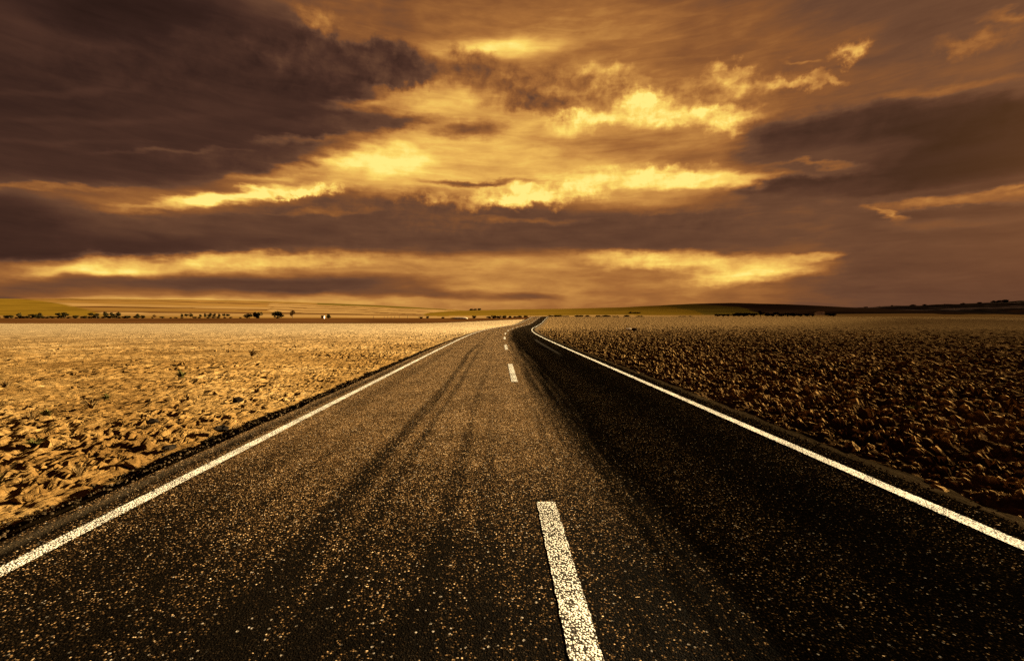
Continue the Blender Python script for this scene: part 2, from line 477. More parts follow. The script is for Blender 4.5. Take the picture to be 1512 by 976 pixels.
def stone_layer(n, scale, stops):
    v = n.voro(n.pos, scale)
    rid = n.sep(v.outputs['Color'])
    return v.outputs['Distance'], rid[0], n.ramp(rid[0], stops), rid

def mat_asphalt():
    n = NT('asphalt')
    uv = n.node('ShaderNodeUVMap', uv_map='road_uv').outputs[0]
    t, s = n.sep(uv)[0], n.sep(uv)[1]
    st = n.scale_vec(uv, (1.0, 0.06, 1.0))
    jit = n.node('ShaderNodeVectorMath', operation='MULTIPLY_ADD')
    n._in(jit, 0, n.noise(n.pos, 60.0, 2, 0.5, out='Color')); jit.inputs[1].default_value = (0.012, 0.012, 0.0); n._in(jit, 2, n.pos)
    v = n.voro(jit.outputs[0], 96.0)
    d = v.outputs['Distance']; rid = n.sep(v.outputs['Color'])
    clump = n.math('MULTIPLY', n.math('SUBTRACT', n.noise(n.pos, 7.0, 4, 0.65), 0.5), 0.55)
    col = n.ramp(n.math('ADD', rid[0], clump, clamp=True), [(0, (0.0111, 0.0063, 0.0029)), (0.30, (0.0418, 0.0230, 0.0095)), (0.58, (0.1168, 0.0649, 0.0264)),
                          (0.82, (0.2460, 0.1446, 0.0622)), (0.94, (0.4428, 0.2830, 0.1356)), (1.0, (0.7380, 0.5240, 0.3031))])
    col = n.mix(n.map(d, 0.32, 0.62, 0.0, 1.0), col, (0.0073, 0.0048, 0.0024))
    # a sparse second size of pale chippings
    v2 = n.voro(jit.outputs[0], 46.0); r2 = n.sep(v2.outputs['Color'])
    chip = n.math('MULTIPLY', n.map(r2[0], 0.935, 0.955, 0.0, 1.0), n.map(v2.outputs['Distance'], 0.30, 0.42, 1.0, 0.0))
    col = n.mix(chip, col, n.mix(r2[1], (0.0820, 0.0574, 0.0344), (0.5084, 0.4346, 0.3444)))
    wob = n.math('SUBTRACT', n.noise(st, 1.3, 5, 0.6), 0.5)
    tw = n.math('ADD', t, n.math('MULTIPLY', wob, 0.6))
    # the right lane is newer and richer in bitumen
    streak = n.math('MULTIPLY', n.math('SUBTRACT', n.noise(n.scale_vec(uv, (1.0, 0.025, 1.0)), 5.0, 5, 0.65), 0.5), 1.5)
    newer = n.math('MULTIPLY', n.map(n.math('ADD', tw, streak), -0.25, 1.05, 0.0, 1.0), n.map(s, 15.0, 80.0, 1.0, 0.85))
    def band(c, w, k):
        return n.math('MULTIPLY', n.map(n.math('ABSOLUTE', n.math('SUBTRACT', tw, c)), w * 0.2, w, 1.0, 0.0), k)
    tracks = n.math('MAXIMUM', band(0.75, 0.6, 0.9), n.math('MAXIMUM', band(2.3, 0.8, 0.9), band(3.2, 0.35, 0.5)))
    old = n.math('MAXIMUM', n.math('MAXIMUM', band(-1.70, 0.20, 0.75), band(-1.38, 0.13, 0.6)), n.math('MAXIMUM', n.math('MAXIMUM', band(-0.78, 0.14, 0.5), band(-0.45, 0.10, 0.4)), n.math('MAXIMUM', band(-3.0, 0.35, 0.5), n.math('MAXIMUM', band(-2.45, 0.12, 0.35), band(-3.78, 0.14, 0.8)))))
    patch = n.map(n.noise(st, 0.55, 5, 0.6), 0.36, 0.64, 0.45, 0.95)
    old = n.math('MULTIPLY', old, patch)
    # vignette darkening painted into the stretch nearest the camera
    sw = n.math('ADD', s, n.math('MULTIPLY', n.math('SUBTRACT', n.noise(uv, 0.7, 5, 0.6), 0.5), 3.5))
    vignette = n.map(sw, 1.4, 8.0, 0.95, 0.0)
    keep = n.math('SUBTRACT', 1.0, n.math('MAXIMUM', n.math('ADD', n.math('MULTIPLY', old, n.map(vignette, 0.0, 0.9, 0.9, 0.3)), vignette), n.math('MULTIPLY', newer, n.math('ADD', 0.87, n.math('MULTIPLY', tracks, 0.12)))))
    # bitumen and the painted vignette drown the low stones, the highest stay bare
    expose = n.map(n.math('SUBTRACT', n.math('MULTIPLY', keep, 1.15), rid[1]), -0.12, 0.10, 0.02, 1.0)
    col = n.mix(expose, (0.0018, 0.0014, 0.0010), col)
    # a few pale chippings stand clear of the bitumen everywhere
    bare_chip = n.math('MULTIPLY', n.map(r2[0], 0.962, 0.972, 0.0, 0.9), n.map(v2.outputs['Distance'], 0.26, 0.38, 1.0, 0.0))
    col = n.mix(bare_chip, col, n.mix(r2[2], (0.03, 0.022, 0.014), (0.42, 0.36, 0.29)))
    dust = n.math('MULTIPLY', band(-3.86, 0.09, 0.45), n.map(n.noise(st, 2.0, 4, 0.6), 0.3, 0.6, 0.2, 1.0))
    col = n.mix(dust, col, (0.055, 0.042, 0.026))
    scrape = n.math('MULTIPLY', n.math('MULTIPLY', band(2.35, 0.16, 0.6), n.map(s, 20.0, 24.0, 0.0, 1.0)), n.map(s, 34.0, 40.0, 1.0, 0.0))
    col = n.mix(scrape, col, (0.10, 0.085, 0.07))
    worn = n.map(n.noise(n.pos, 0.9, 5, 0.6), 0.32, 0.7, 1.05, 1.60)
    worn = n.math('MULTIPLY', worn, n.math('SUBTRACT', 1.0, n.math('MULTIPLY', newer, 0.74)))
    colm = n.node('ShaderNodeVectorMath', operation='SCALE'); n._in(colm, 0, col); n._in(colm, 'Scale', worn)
    hh = n.math('ADD', n.math('MULTIPLY', n.math('SUBTRACT', 0.7, d), n.math('ADD', 0.3, rid[1])), n.math('MULTIPLY', n.noise(n.pos, 200.0, 3, 0.6), 0.2))
    spec = n.math('MULTIPLY', n.math('SUBTRACT', 1.0, newer), 0.012)
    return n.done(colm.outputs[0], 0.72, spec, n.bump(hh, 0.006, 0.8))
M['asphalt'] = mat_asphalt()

def mat_paint(name, less):
    n = NT(name)
    d, r, col, rid = stone_layer(n, 75.0, [(0, (0.006, 0.005, 0.004)), (0.7, (0.02, 0.016, 0.012)), (1.0, (0.1, 0.08, 0.06))])
    y = n.sep(n.pos)[1]
    wear = n.noise(n.pos, 3.0, 4, 0.6)
    gap = n.math('ADD', n.map(d, 0.25, 0.60, 0.0, 0.55), n.math('ADD', n.math('MULTIPLY', rid[1], 0.40), n.math('ADD', n.math('MULTIPLY', n.math('SUBTRACT', wear, 0.5), 0.8), n.math('MULTIPLY', n.math('SUBTRACT', n.noise(n.pos, 0.8, 3, 0.6), 0.5), 0.5))))
    bare = n.map(gap, 0.44 + less, 0.56 + less, 0.0, 0.97)
    paint = n.mix(n.noise(n.pos, 30, 3, 0.6), (0.80, 0.78, 0.70), (0.66, 0.62, 0.54))
    c = n.mix(bare, paint, col)
    hh = n.math('SUBTRACT', 0.7, d)
    return n.done(c, 0.8, 0.05, n.bump(hh, 0.005, 0.9))
M['paint'] = mat_paint('worn_dash_paint', 0.05)
M['edge_paint'] = mat_paint('edge_line_paint', 0.12)

def mat_plain(name, a, b, scale=3.0, rough=0.85, bump=0.0, stretch=(1, 1, 1)):
    n = NT(name)
    p = n.scale_vec(n.pos, stretch)
    f = n.noise(p, scale, 5, 0.62)
    c = n.mix(n.map(f, 0.32, 0.68, 0, 1), a, b)
    return n.done(c, rough, 0.0 if rough > 0.7 else 0.3, n.bump(n.noise(p, scale * 4, 4, 0.6), bump, 0.7) if bump else None)

M['field_brown'] = mat_plain('brown_stubble', (0.0394, 0.0156, 0.0041), (0.0820, 0.0353, 0.0107), 0.05, bump=0.4, stretch=(0.3, 1, 1))
M['field_ochre'] = mat_plain('ochre_stubble', (0.1312, 0.0697, 0.0164), (0.1927, 0.1066, 0.0295), 0.02, bump=0.6, stretch=(0.25, 1, 1))
M['field_straw'] = mat_plain('pale_straw', (0.1845, 0.1082, 0.0369), (0.2460, 0.1517, 0.0574), 0.02, bump=0.6, stretch=(0.25, 1, 1))
M['field_green'] = mat_plain('yellow_green_crop', (0.098, 0.057, 0.006), (0.142, 0.083, 0.009), 0.03, bump=0.6, stretch=(0.4, 1, 1))
M['field_olive'] = mat_plain('olive_pasture', (0.0533, 0.0369, 0.0057), (0.0902, 0.0607, 0.0098), 0.03, bump=0.6, stretch=(0.4, 1, 1))
M['field_dark'] = mat_plain('dark_fallow', (0.0143, 0.0082, 0.0049), (0.0348, 0.0184, 0.0098), 0.03, bump=0.8, stretch=(0.4, 1, 1))
M['scrub'] = mat_plain('dark_scrub', (0.0072, 0.0052, 0.0040), (0.0240, 0.0168, 0.0136), 0.06, bump=2.0)
M['scrub_pale'] = mat_plain('grey_scrub', (0.045, 0.031, 0.028), (0.1, 0.07, 0.06), 0.05, bump=1.5)
M['leaf_dark'] = mat_plain('dark_leaves', (0.0110, 0.0100, 0.0040), (0.0275, 0.0210, 0.0070), 1.5)
M['leaf_brown'] = mat_plain('autumn_leaves', (0.0360, 0.0180, 0.0060), (0.0780, 0.0390, 0.0120), 1.5)
M['leaf_weed'] = mat_plain('weed_leaves', (0.04, 0.038, 0.01), (0.085, 0.068, 0.02), 8.0)
M['leaf_dry'] = mat_plain('dry_weed_stalks', (0.07, 0.042, 0.016), (0.18, 0.115, 0.045), 8.0)
M['bark'] = mat_plain('bark', (0.05, 0.032, 0.018), (0.10, 0.065, 0.04), 4.0)
M['white_wall'] = mat_plain('whitewash', (0.4620, 0.4200, 0.3500), (0.5460, 0.5110, 0.4480), 0.6)
M['roof_tile'] = mat_plain('roof_tiles', (0.10, 0.05, 0.03), (0.16, 0.08, 0.045), 1.2)
M['dark_glass'] = mat_plain('dark_opening', (0.012, 0.010, 0.010), (0.02, 0.017, 0.016), 1.0, 0.3)
M['red'] = mat_plain('red_reflector', (0.45, 0.03, 0.02), (0.52, 0.05, 0.03), 6.0, 0.4)
M['post_white'] = mat_plain('white_plastic', (0.5040, 0.4900, 0.4620), (0.5600, 0.5460, 0.5180), 6.0, 0.5)
M['wood'] = mat_plain('weathered_wood', (0.07, 0.045, 0.028), (0.14, 0.095, 0.06), 5.0)
M['rock_and_shade'] = mat_plain('dark_rock_and_shade', (0.006, 0.005, 0.004), (0.022, 0.016, 0.011), 6.0, bump=0.02)  # near black also paints the shaded faces of clods on the left plain
M['rock_pale'] = mat_plain('pale_rock', (0.42, 0.34, 0.25), (0.60, 0.50, 0.38), 6.0, bump=0.02)

# ------------------------------------------------------------------ the lie of the land and the line of the road
_cy = np.array([-40, 0, 23, 33, 42, 53, 62, 70, 79, 88, 102, 116, 130, 150, 170, 200, 226, 260, 300], float)
_cx = np.array([.41, .41, .41, .45, .54, .78, 1.15, 1.65, 2.4, 3.3, 4.9, 6.3, 7.9, 10.4, 13.0, 17.0, 20.2, 23.5, 27.0])
_fy = np.linspace(-40, 300, 3401)
_fx = np.interp(_fy, _cy, _cx)
_k = np.hanning(121); _k /= _k.sum()
_fx = np.convolve(np.pad(_fx, 60, mode='edge'), _k, 'valid')
def road_x(y):
    return np.interp(y, _fy, _fx)

FIELD = -0.18
def rise(y):
    return 2.85 * sstep(125, 242, y)

def land(x, y):
    left = FIELD + 2.3 * sstep(190, 310, y)
    right = FIELD + rise(y)
    w = sstep(-50, 2, np.asarray(x, float) - road_x(y) )
    return left * (1 - w) + right * w

T_LEFT, T_RIGHT = -3.56, 3.28            # the two edge lines, metres from the centre line
A_LEFT, A_RIGHT = -4.00, 3.62            # the asphalt's edges
V_LEFT, V_RIGHT = -4.79, 4.22            # where verge meets field

# far ground, one sheet to the horizon
def far_ground():
    xs = np.concatenate([np.linspace(-6000, -420, 24), np.linspace(-400, 400, 161), np.linspace(420, 6000, 24)])
    ys = np.concatenate([np.linspace(-300, 180, 25), np.linspace(184, 330, 60), np.geomspace(345, 9000, 36)])
    X, Y = np.meshgrid(xs, ys)
    Z = land(X, Y) - 0.05 - 0.5 * sstep(210, 150, Y) + 0.12 * fbm(X / 18, Y / 18, 3) * sstep(180, 240, Y)
    return tag(mesh_obj('ground', np.stack([X, Y, Z], -1).reshape(-1, 3), grid_faces(len(ys), len(xs)), M['field_brown']), kind='structure')
far_ground()

# ---- the two fields
def mud_height(x, y):
    """dried, cracked, lumpy surface"""
    wx = x + 0.16 * gnoise(x * 2.3, y * 2.3, 40); wy = y + 0.16 * gnoise(x * 2.3 + 9, y * 2.3, 41)
    f1, f2, rid = cells(wx * 1.5, wy * 2.7, 5)
    g1, g2, rid2 = cells(wx * 4.2 + 3, wy * 6.5, 8)
    rough = sstep(-0.25, 0.35, fbm(x * 0.21, y * 0.21, 21, 3))
    h = 0.035 * (rid - 0.5) * (0.5 + rough) + 0.022 * (rid2 - 0.5) * (0.4 + rough)
    h -= 0.06 * np.exp(-((f2 - f1) / 0.045) ** 2) * (0.3 + 0.7 * rough)
    h -= 0.018 * np.exp(-((g2 - g1) / 0.09) ** 2)
    h += 0.022 * fbm(x * 0.5, y * 0.7, 12, 3) + 0.016 * fbm(x * 5.0, y * 6.0, 15, 3, 0.65) * (0.4 + rough)
    off = np.clip(road_x(y) + V_LEFT - x, 0, None)
    k1, k2, rid3 = cells(wx * 6.0 + 11, wy * 8.0, 62)
    h += 0.055 * (rid3 - 0.5) * (0.35 + rough) - 0.03 * np.exp(-((k2 - k1) / 0.10) ** 2)
    clods = tilled_height(x * 2.1 + 40, y * 2.6)
    h += clods * (0.10 + 0.14 * np.exp(-off / 6.0)) * (0.4 + 0.9 * rough)
    for s_, dep, rad, k, thr in ((0.8, 0.16, 0.065, 33, 0.35), (1.5, 0.11, 0.075, 36, 0.45), (3.1, 0.05, 0.11, 38, 0.55)):
        c = cells(wx * s_ + 7, wy * s_ * 1.3, k)
        h -= dep * sstep(rad * 1.1, rad * 0.75, c[0]) * (c[2] > thr)
    return h

def tilled_height(x, y):
    """coarse ploughed clods"""
    wx = x + 0.14 * gnoise(x * 3.1, y * 3.1, 50) + 0.05 * gnoise(x * 9, y * 9, 52)
    wy = y + 0.14 * gnoise(x * 3.1 + 9, y * 3.1, 51) + 0.05 * gnoise(x * 9 + 4, y * 9, 53)
    f1, f2, rid = cells(wx * 2.9, wy * 2.9, 55)
    g1, g2, rid2 = cells(wx * 9.0 + 3, wy * 9.0, 58)
    h = 0.19 * np.clip(0.62 - f1, -0.2, 1) * (0.25 + 1.1 * rid) + 0.09 * np.clip(0.6 - g1, -0.2, 1) * (0.3 + rid2)
    k1, k2, rid3 = cells(wx * 4.2 + 5, wy * 4.2, 66)
    h += 0.085 * (rid3 - 0.5) - 0.04 * np.exp(-((k2 - k1) / 0.12) ** 2)
    h += 0.10 * fbm(x * 0.5, y * 0.5, 60, 3) + 0.05 * fbm(x * 7, y * 7, 63, 3, 0.6)
    return h - 0.02

def graded(a, b, s0, k):
    v = [a]
    while v[-1] < b:
        v.append(v[-1] + s0 + k * max(0.0, v[-1]))
    return np.array(v)

def field_z(x, y, hfun, off):
    amp = sstep(0.0, 0.8, off)
    far = 1.0 - 0.35 * sstep(40, 160, y)
    z0 = land(x, y)
    z0 = z0 + np.clip(-np.asarray(off), 0, 0.5) * 0.22
    return z0 + hfun(x, y) * (0.25 + 0.75 * amp) * far - 0.07 * sstep(0.22, 0.0, off)

def field(name, side, hfun, mat, ymax, xmax):
    v_edge = V_LEFT if side < 0 else V_RIGHT
    ys = graded(0.6, ymax, 0.020, 0.0072); ys = np.concatenate([np.linspace(-14, 0.5, 40), ys])
    us = graded(0.0, xmax, 0.020, 0.0072)
    U, Y = np.meshgrid(us, ys)
    wav = 0.30 * fbm(Y * 1.1, Y * 0 + 2.5 * side, 70, 4) * np.exp(-U / 1.5)
    X = road_x(Y) + v_edge + side * (U + wav - 0.05)
    Z = field_z(X, Y, hfun, U)
    f = grid_faces(len(ys), len(us))
    if side < 0: f = f[:, ::-1]
    return tag(mesh_obj(name, np.stack([X, Y, Z], -1).reshape(-1, 3), np.ascontiguousarray(f), mat, smooth=False), kind='structure')
field('field_left', -1, mud_height, M['mud'], 190.0, 330.0)
field('field_right', 1, tilled_height, M['tilled'], 246.0, 330.0)

# ---- verges: the banks from asphalt down to field
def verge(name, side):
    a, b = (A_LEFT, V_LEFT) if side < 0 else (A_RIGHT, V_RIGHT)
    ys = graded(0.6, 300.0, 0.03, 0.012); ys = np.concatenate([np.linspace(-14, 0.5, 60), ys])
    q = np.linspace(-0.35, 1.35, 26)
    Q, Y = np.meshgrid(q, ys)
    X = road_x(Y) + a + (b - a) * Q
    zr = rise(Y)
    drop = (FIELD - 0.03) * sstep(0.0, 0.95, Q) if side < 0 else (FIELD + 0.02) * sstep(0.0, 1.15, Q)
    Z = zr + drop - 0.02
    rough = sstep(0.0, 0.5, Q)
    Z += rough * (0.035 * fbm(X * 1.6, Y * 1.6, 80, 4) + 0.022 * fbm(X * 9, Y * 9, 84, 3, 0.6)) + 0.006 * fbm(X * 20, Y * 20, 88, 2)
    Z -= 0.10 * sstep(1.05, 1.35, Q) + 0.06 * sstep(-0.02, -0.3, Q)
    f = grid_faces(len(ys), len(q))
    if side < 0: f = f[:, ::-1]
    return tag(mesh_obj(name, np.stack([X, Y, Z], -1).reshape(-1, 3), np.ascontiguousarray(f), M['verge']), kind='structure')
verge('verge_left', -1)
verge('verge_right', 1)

# ---- the road with its painted lines as parts
def strip(name, t0, t1, y0, y1, dz, mat, parent=None, nt=2, dy=0.02, ragged=0.0, seed=0):
    ys = np.concatenate([np.arange(y0, min(y1, 0.6), 0.25), graded(max(y0, 0.6), y1, dy, 0.012)])
    ys[-1] = y1
    ts = np.linspace(0, 1, nt)
    Q, Y = np.meshgrid(ts, ys)
    A = t0 + ragged * fbm(Y * 9, Y * 0 + seed, 90, 4, 0.6); B = t1 + ragged * fbm(Y * 9, Y * 0 + seed + 5, 94, 4, 0.6)
    Tt = A + (B - A) * Q
    X = road_x(Y) + Tt
    crown = 0.012 * (1 - (Tt / 4.0) ** 2)
    Z = rise(Y) + crown + dz
    o = mesh_obj(name, np.stack([X, Y, Z], -1).reshape(-1, 3), grid_faces(len(ys), nt), mat, parent, uv=np.stack([Tt, Y], -1).reshape(-1, 2))
    return o
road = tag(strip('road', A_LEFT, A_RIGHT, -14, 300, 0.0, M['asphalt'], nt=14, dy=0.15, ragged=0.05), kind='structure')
strip('edge_line', T_LEFT - 0.065, T_LEFT + 0.065, -14, 300, 0.004, M['edge_paint'], road, ragged=0.008, seed=1)
strip('edge_line', T_RIGHT - 0.07, T_RIGHT + 0.07, -14, 300, 0.004, M['edge_paint'], road, ragged=0.008, seed=2)
P0, PER, LEN = 4.07, 12.6, 4.75
for i in range(-1, 20):
    e = P0 + i * PER
    strip('centre_dash', -0.08, 0.08, e - LEN, e, 0.004, M['paint'], road, ragged=0.010, seed=10 + i)

# ------------------------------------------------------------------ hills beyond the plain
def px_to_x(px, d):
    return (px - 736.0) / 700.0 * d
def px_to_z(py, d):
    return 1.6 + (471.0 - py) / 700.0 * d

def hill(name, profile, d0, d1, z0, plan, mats, nx=420, ny=90, bump=0.0, power=1.0):
    """a ridge line at distance d1 with a front slope that starts at d0; plan(u, v) gives the crop of each patch"""
    px = np.array([p[0] for p in profile], float); zz = np.array([px_to_z(p[1], d1) for p in profile])
    xs = np.linspace(px_to_x(px[0], d1), px_to_x(px[-1], d1), nx)
    zr = np.interp(xs, px_to_x(px, d1), zz)
    kk = np.hanning(15); kk /= kk.sum()
    zr = np.convolve(np.pad(zr, 7, mode='edge'), kk, 'valid')
    v = np.concatenate([np.linspace(0, 1, ny), 1 + np.linspace(0.04, 0.6, 8)])
    Xg, V = np.meshgrid(xs, v)
    Y = d0 + (d1 - d0) * V
    shape = np.where(V <= 1, np.sin(np.clip(V, 0, 1) * math.pi / 2) ** power, 1 - (V - 1) * 0.9)
    Z = z0 + (zr[None, :] - z0) * shape + bump * fbm(Xg / 60, Y / 60, 100, 4) * sstep(0, 0.3, V)
    f = grid_faces(len(v), nx)
    o = mesh_obj(name, np.stack([Xg, Y, Z], -1).reshape(-1, 3), f, mats)
    cx_ = Xg[:-1, :-1] + 0.5 * (xs[1] - xs[0]); cv = V[:-1, :-1] + 0.5 / ny
    idx = plan(cx_, np.clip(cv, 0, 1), Y[:-1, :-1]).astype(np.int32).ravel()
    o.data.polygons.foreach_set('material_index', idx)
    return tag(o, kind='structure')

def plan_left(x, v, y):
    # strips of crop along the slope: 0 brown, 1 ochre, 2 straw, 3 yellow green, 4 olive
    a = 736 + x / y * 700
    w = v + 0.0001 * (x + 700) + 0.025 * gnoise(x / 300, v * 3, 7)
    idx = np.select([w < .04, w < .075, w < .13, w < .15, w < .22, w < .245, w < .33, w < .345, w < .45, w < .475, w < .60, w < .63, w < .78], [0, 1, 2, 0, 1, 0, 2, 1, 1, 0, 1, 4, 1], 4)
    wedge = (a < 150 - 260 * (v - 0.10)) & (v > 0.04) & (v < .62)
    idx = np.where(wedge, 3, idx)
    idx = np.where((a > 470) & (a < 660) & (w > .55) & (w < .8), 4, idx)
    idx = np.where((a > 400) & (w > .15) & (w < .55), np.where((w * 11 + a / 300 + 0.3 * gnoise(x / 90, v * 6, 3)) % 1 < .22, 0, 2), idx)
    return idx
hill('hill_left', [(-420, 445), (-100, 445), (0, 446), (120, 446), (300, 446), (400, 447), (450, 448), (520, 450.5), (600, 454), (680, 459), (740, 464), (800, 469)],
     310, 1250, 2.0, plan_left, [M['field_brown'], M['field_ochre'], M['field_straw'], M['field_green'], M['field_olive']], nx=560, ny=110, bump=0.6)

def plan_mid(x, v, y):
    a = 736 + x / y * 700
    q = 0.10 * fbm(x / 70, v * 4, 9, 3)
    idx = np.where(v + q > .80, 1, 0)
    idx = np.where(a + 120 * (v + q) > 1060, 1, idx)
    idx = np.where(a + 200 * (v + q) > 1170, 2, idx)
    return np.where((v + 0.3 * q < .10), 3, idx)
hill('hill_middle', [(560, 468), (640, 463), (700, 459.5), (760, 458), (820, 457.2), (900, 455), (960, 452), (1000, 450), (1030, 449), (1065, 451), (1100, 455), (1150, 460), (1230, 466)],
     330, 820, 2.0, plan_mid, [M['field_green'], M['field_olive'], M['field_dark'], M['field_straw']], nx=320, ny=60, bump=0.4)

def plan_right(x, v, y):
    n = fbm(x / 120, v * 5, 31, 3)
    return np.where(n > 0.22, 1, 0) + np.where((n < -0.28) & (v < .5), 2, 0)
hill('hill_right', [(1060, 464), (1110, 461), (1160, 459), (1210, 458.5), (1260, 455), (1310, 453), (1350, 451.5), (1375, 450), (1400, 450.5), (1450, 448.5), (1490, 446), (1530, 443.5), (1620, 441), (1800, 440), (2100, 444)],
     340, 950, 2.0, plan_right, [M['scrub'], M['scrub_pale'], M['field_dark']], nx=420, ny=60, bump=3.0)

# ------------------------------------------------------------------ trees, hedges and bushes along the far edge of the plain
def leaf_mesh(name, n, rx, ry, rz, cz, leaf, mat, seed, lobes=6):
    r = np.random.default_rng(seed)
    cl = r.normal(0, 1, (lobes, 3)); cl /= np.linalg.norm(cl, axis=1)[:, None]; cl *= r.uniform(0.25, 0.62, (lobes, 1))
    which = r.integers(0, lobes, n)
    d = r.normal(0, 1, (n, 3)); d /= np.linalg.norm(d, axis=1)[:, None]
    p = cl[which] + d * (r.uniform(0.25, 1, (n, 1)) ** 0.4) * r.uniform(0.32, 0.55, (lobes, 1))[which]
    p *= np.array([rx, ry, rz]); p[:, 2] += cz
    a = r.normal(0, 1, (n, 3)); a /= np.linalg.norm(a, axis=1)[:, None]
    b = np.cross(a, r.normal(0, 1, (n, 3))); b /= np.linalg.norm(b, axis=1)[:, None]
    s = leaf * r.uniform(0.6, 1.3, (n, 1))
    v = np.stack([p - a * s, p + b * s * 0.6, p + a * s, p - b * s * 0.6], 1).reshape(-1, 3)
    f = np.arange(4 * n).reshape(n, 4)
    me = bpy.data.meshes.new(name)
    me.from_pydata([tuple(q) for q in v], [], [tuple(q) for q in f]); me.update()
    me.materials.append(mat)
    return me

def trunk_mesh(name, h, r0, seed):
    r = random.Random(seed)
    bm = bmesh.new()
    def limb(a, b, ra, rb):
        ax = [b[i] - a[i] for i in range(3)]; L = math.sqrt(sum(q * q for q in ax)) or 1
        ring = []
        u = (1, 0, 0) if abs(ax[0]) < 0.7 * L else (0, 1, 0)
        e1 = (ax[1] * u[2] - ax[2] * u[1], ax[2] * u[0] - ax[0] * u[2], ax[0] * u[1] - ax[1] * u[0])
        l1 = math.sqrt(sum(q * q for q in e1)); e1 = [q / l1 for q in e1]
        e2 = [(ax[1] * e1[2] - ax[2] * e1[1]) / L, (ax[2] * e1[0] - ax[0] * e1[2]) / L, (ax[0] * e1[1] - ax[1] * e1[0]) / L]
        for c, rad in ((a, ra), (b, rb)):
            ring.append([bm.verts.new([c[i] + rad * (math.cos(t) * e1[i] + math.sin(t) * e2[i]) for i in range(3)]) for t in [k * math.pi / 3 for k in range(6)]])
        for k in range(6):
            bm.faces.new((ring[0][k], ring[0][(k + 1) % 6], ring[1][(k + 1) % 6], ring[1][k]))
    top = (r.uniform(-.1, .1) * h, r.uniform(-.1, .1) * h, h * 0.55)
    limb((0, 0, -0.15), top, r0, r0 * 0.65)
    for k in range(4):
        a = k * 1.57 + r.uniform(-.5, .5)
        limb(top, (top[0] + math.cos(a) * h * .25, top[1] + math.sin(a) * h * .25, h * r.uniform(.72, .9)), r0 * 0.5, r0 * 0.15)
    me = bpy.data.meshes.new(name); bm.to_mesh(me); bm.free()
    me.materials.append(M['bark'])
    return me

TREE_KINDS = []
for k in range(5):
    TREE_KINDS.append((trunk_mesh('trunk', 1.0, 0.045, k), leaf_mesh('crown', 420, 0.50, 0.50, 0.40, 0.62, 0.075, M['leaf_dark'], 40 + k, 7)))
BUSH_KINDS = []
for k in range(4):
    BUSH_KINDS.append((trunk_mesh('trunk', 0.7, 0.05, 60 + k), leaf_mesh('crown', 620, 0.62, 0.55, 0.50, 0.42, 0.075, M['leaf_dark'], 80 + k, 8)))
BROWN_KINDS = [(trunk_mesh('trunk', 0.8, 0.045, 70), leaf_mesh('crown', 520, 0.55, 0.5, 0.46, 0.52, 0.07, M['leaf_brown'], 95, 7))]

def plant(name, kinds, px, d, hpx, label, cat, group=None, wide=1.0, k=None, ypx=None):
    d = d + random.uniform(-2, 2); wide = wide * random.uniform(0.85, 1.15)
    x = px_to_x(px, d); h = hpx / 700.0 * d
    tm, cm = kinds[random.randrange(len(kinds)) if k is None else k]
    z = float(land(np.array([x]), np.array([d]))[0]) - 0.1 if ypx is None else px_to_z(ypx, d)
    e = bpy.data.objects.new(name, None); e.empty_display_size = 0.5
    e.location = (x, d, z); e.scale = (h * wide, h * wide * random.uniform(0.7, 1.0), h * random.uniform(0.9, 1.15)); e.rotation_euler = (0, 0, random.uniform(0, 6.28))
    link(e); tag(e, label, cat, group)
    link(bpy.data.objects.new('trunk', tm), e); link(bpy.data.objects.new('crown', cm), e)
    return e

_o1 = ['', 'first', 'second', 'third', 'fourth', 'fifth', 'sixth', 'seventh', 'eighth', 'ninth', 'tenth', 'eleventh', 'twelfth', 'thirteenth', 'fourteenth', 'fifteenth', 'sixteenth', 'seventeenth', 'eighteenth', 'nineteenth']
def ordinal(k):
    if k < 20: return _o1[k]
    return {2: 'twentieth', 3: 'thirtieth', 4: 'fortieth'}[k // 10] if k % 10 == 0 else {2: 'twenty-', 3: 'thirty-', 4: 'forty-'}[k // 10] + _o1[k % 10]
ORD = [ordinal(k) for k in range(1, 50)]
row = [(1, 9, 1.1), (49, 8, 1.1), (67, 7, 1.3), (77, 8.5, 1.1), (104, 9, 1.0), (113, 9, 1.1), (150, 9, .9), (157, 8, 1.1), (170, 8.5, 1.0), (180, 9, .8), (188, 9.5, 1.1),
       (278, 7, .8), (284, 6.5, .9), (291, 7.5, .9), (304, 6.5, 1.0), (311, 7.5, .9), (318, 7.5, .9), (324, 8, .8), (331, 7, .8), (338, 7, .8), (343, 7, .8)]
for i, (px, hp, wd) in enumerate(row):
    plant('field_tree', TREE_KINDS, px, 300, hp, 'small round dark tree, %s from the left in the row below the left hill' % ORD[i], 'tree', 'row of small trees below the left hill', wd)
low = []
_p = 4.0
while _p < 372:
    low.append((_p, random.uniform(2.6, 5.4) if _p < 232 else random.uniform(2.0, 3.6)))
    _p += random.choice((4, 5, 6, 7, 10)) if _p < 200 else random.choice((7, 9, 13, 18))
for i, (px, hp) in enumerate(low):
    plant('field_bush', BUSH_KINDS, px, 300, hp, 'low dark bush, %s from the left between the small trees of the far row' % ORD[i], 'bush', 'low bushes in the far tree row', 2.0)
plant('hedge_bush', BUSH_KINDS, 215, 298, 7.5, 'broad dark bush closing the left group of small row trees', 'bush', None, 1.25, 0)
plant('autumn_bush', BROWN_KINDS, 239, 290, 6, 'low brown bush standing alone in front of the far tree row', 'bush', None, 1.2, 0)
plant('hedge_bush', BUSH_KINDS, 374, 297, 9, 'left and lowest of the three large bushes at the end of the tree row', 'bush', 'large bushes at the end of the tree row', 1.3, 1)
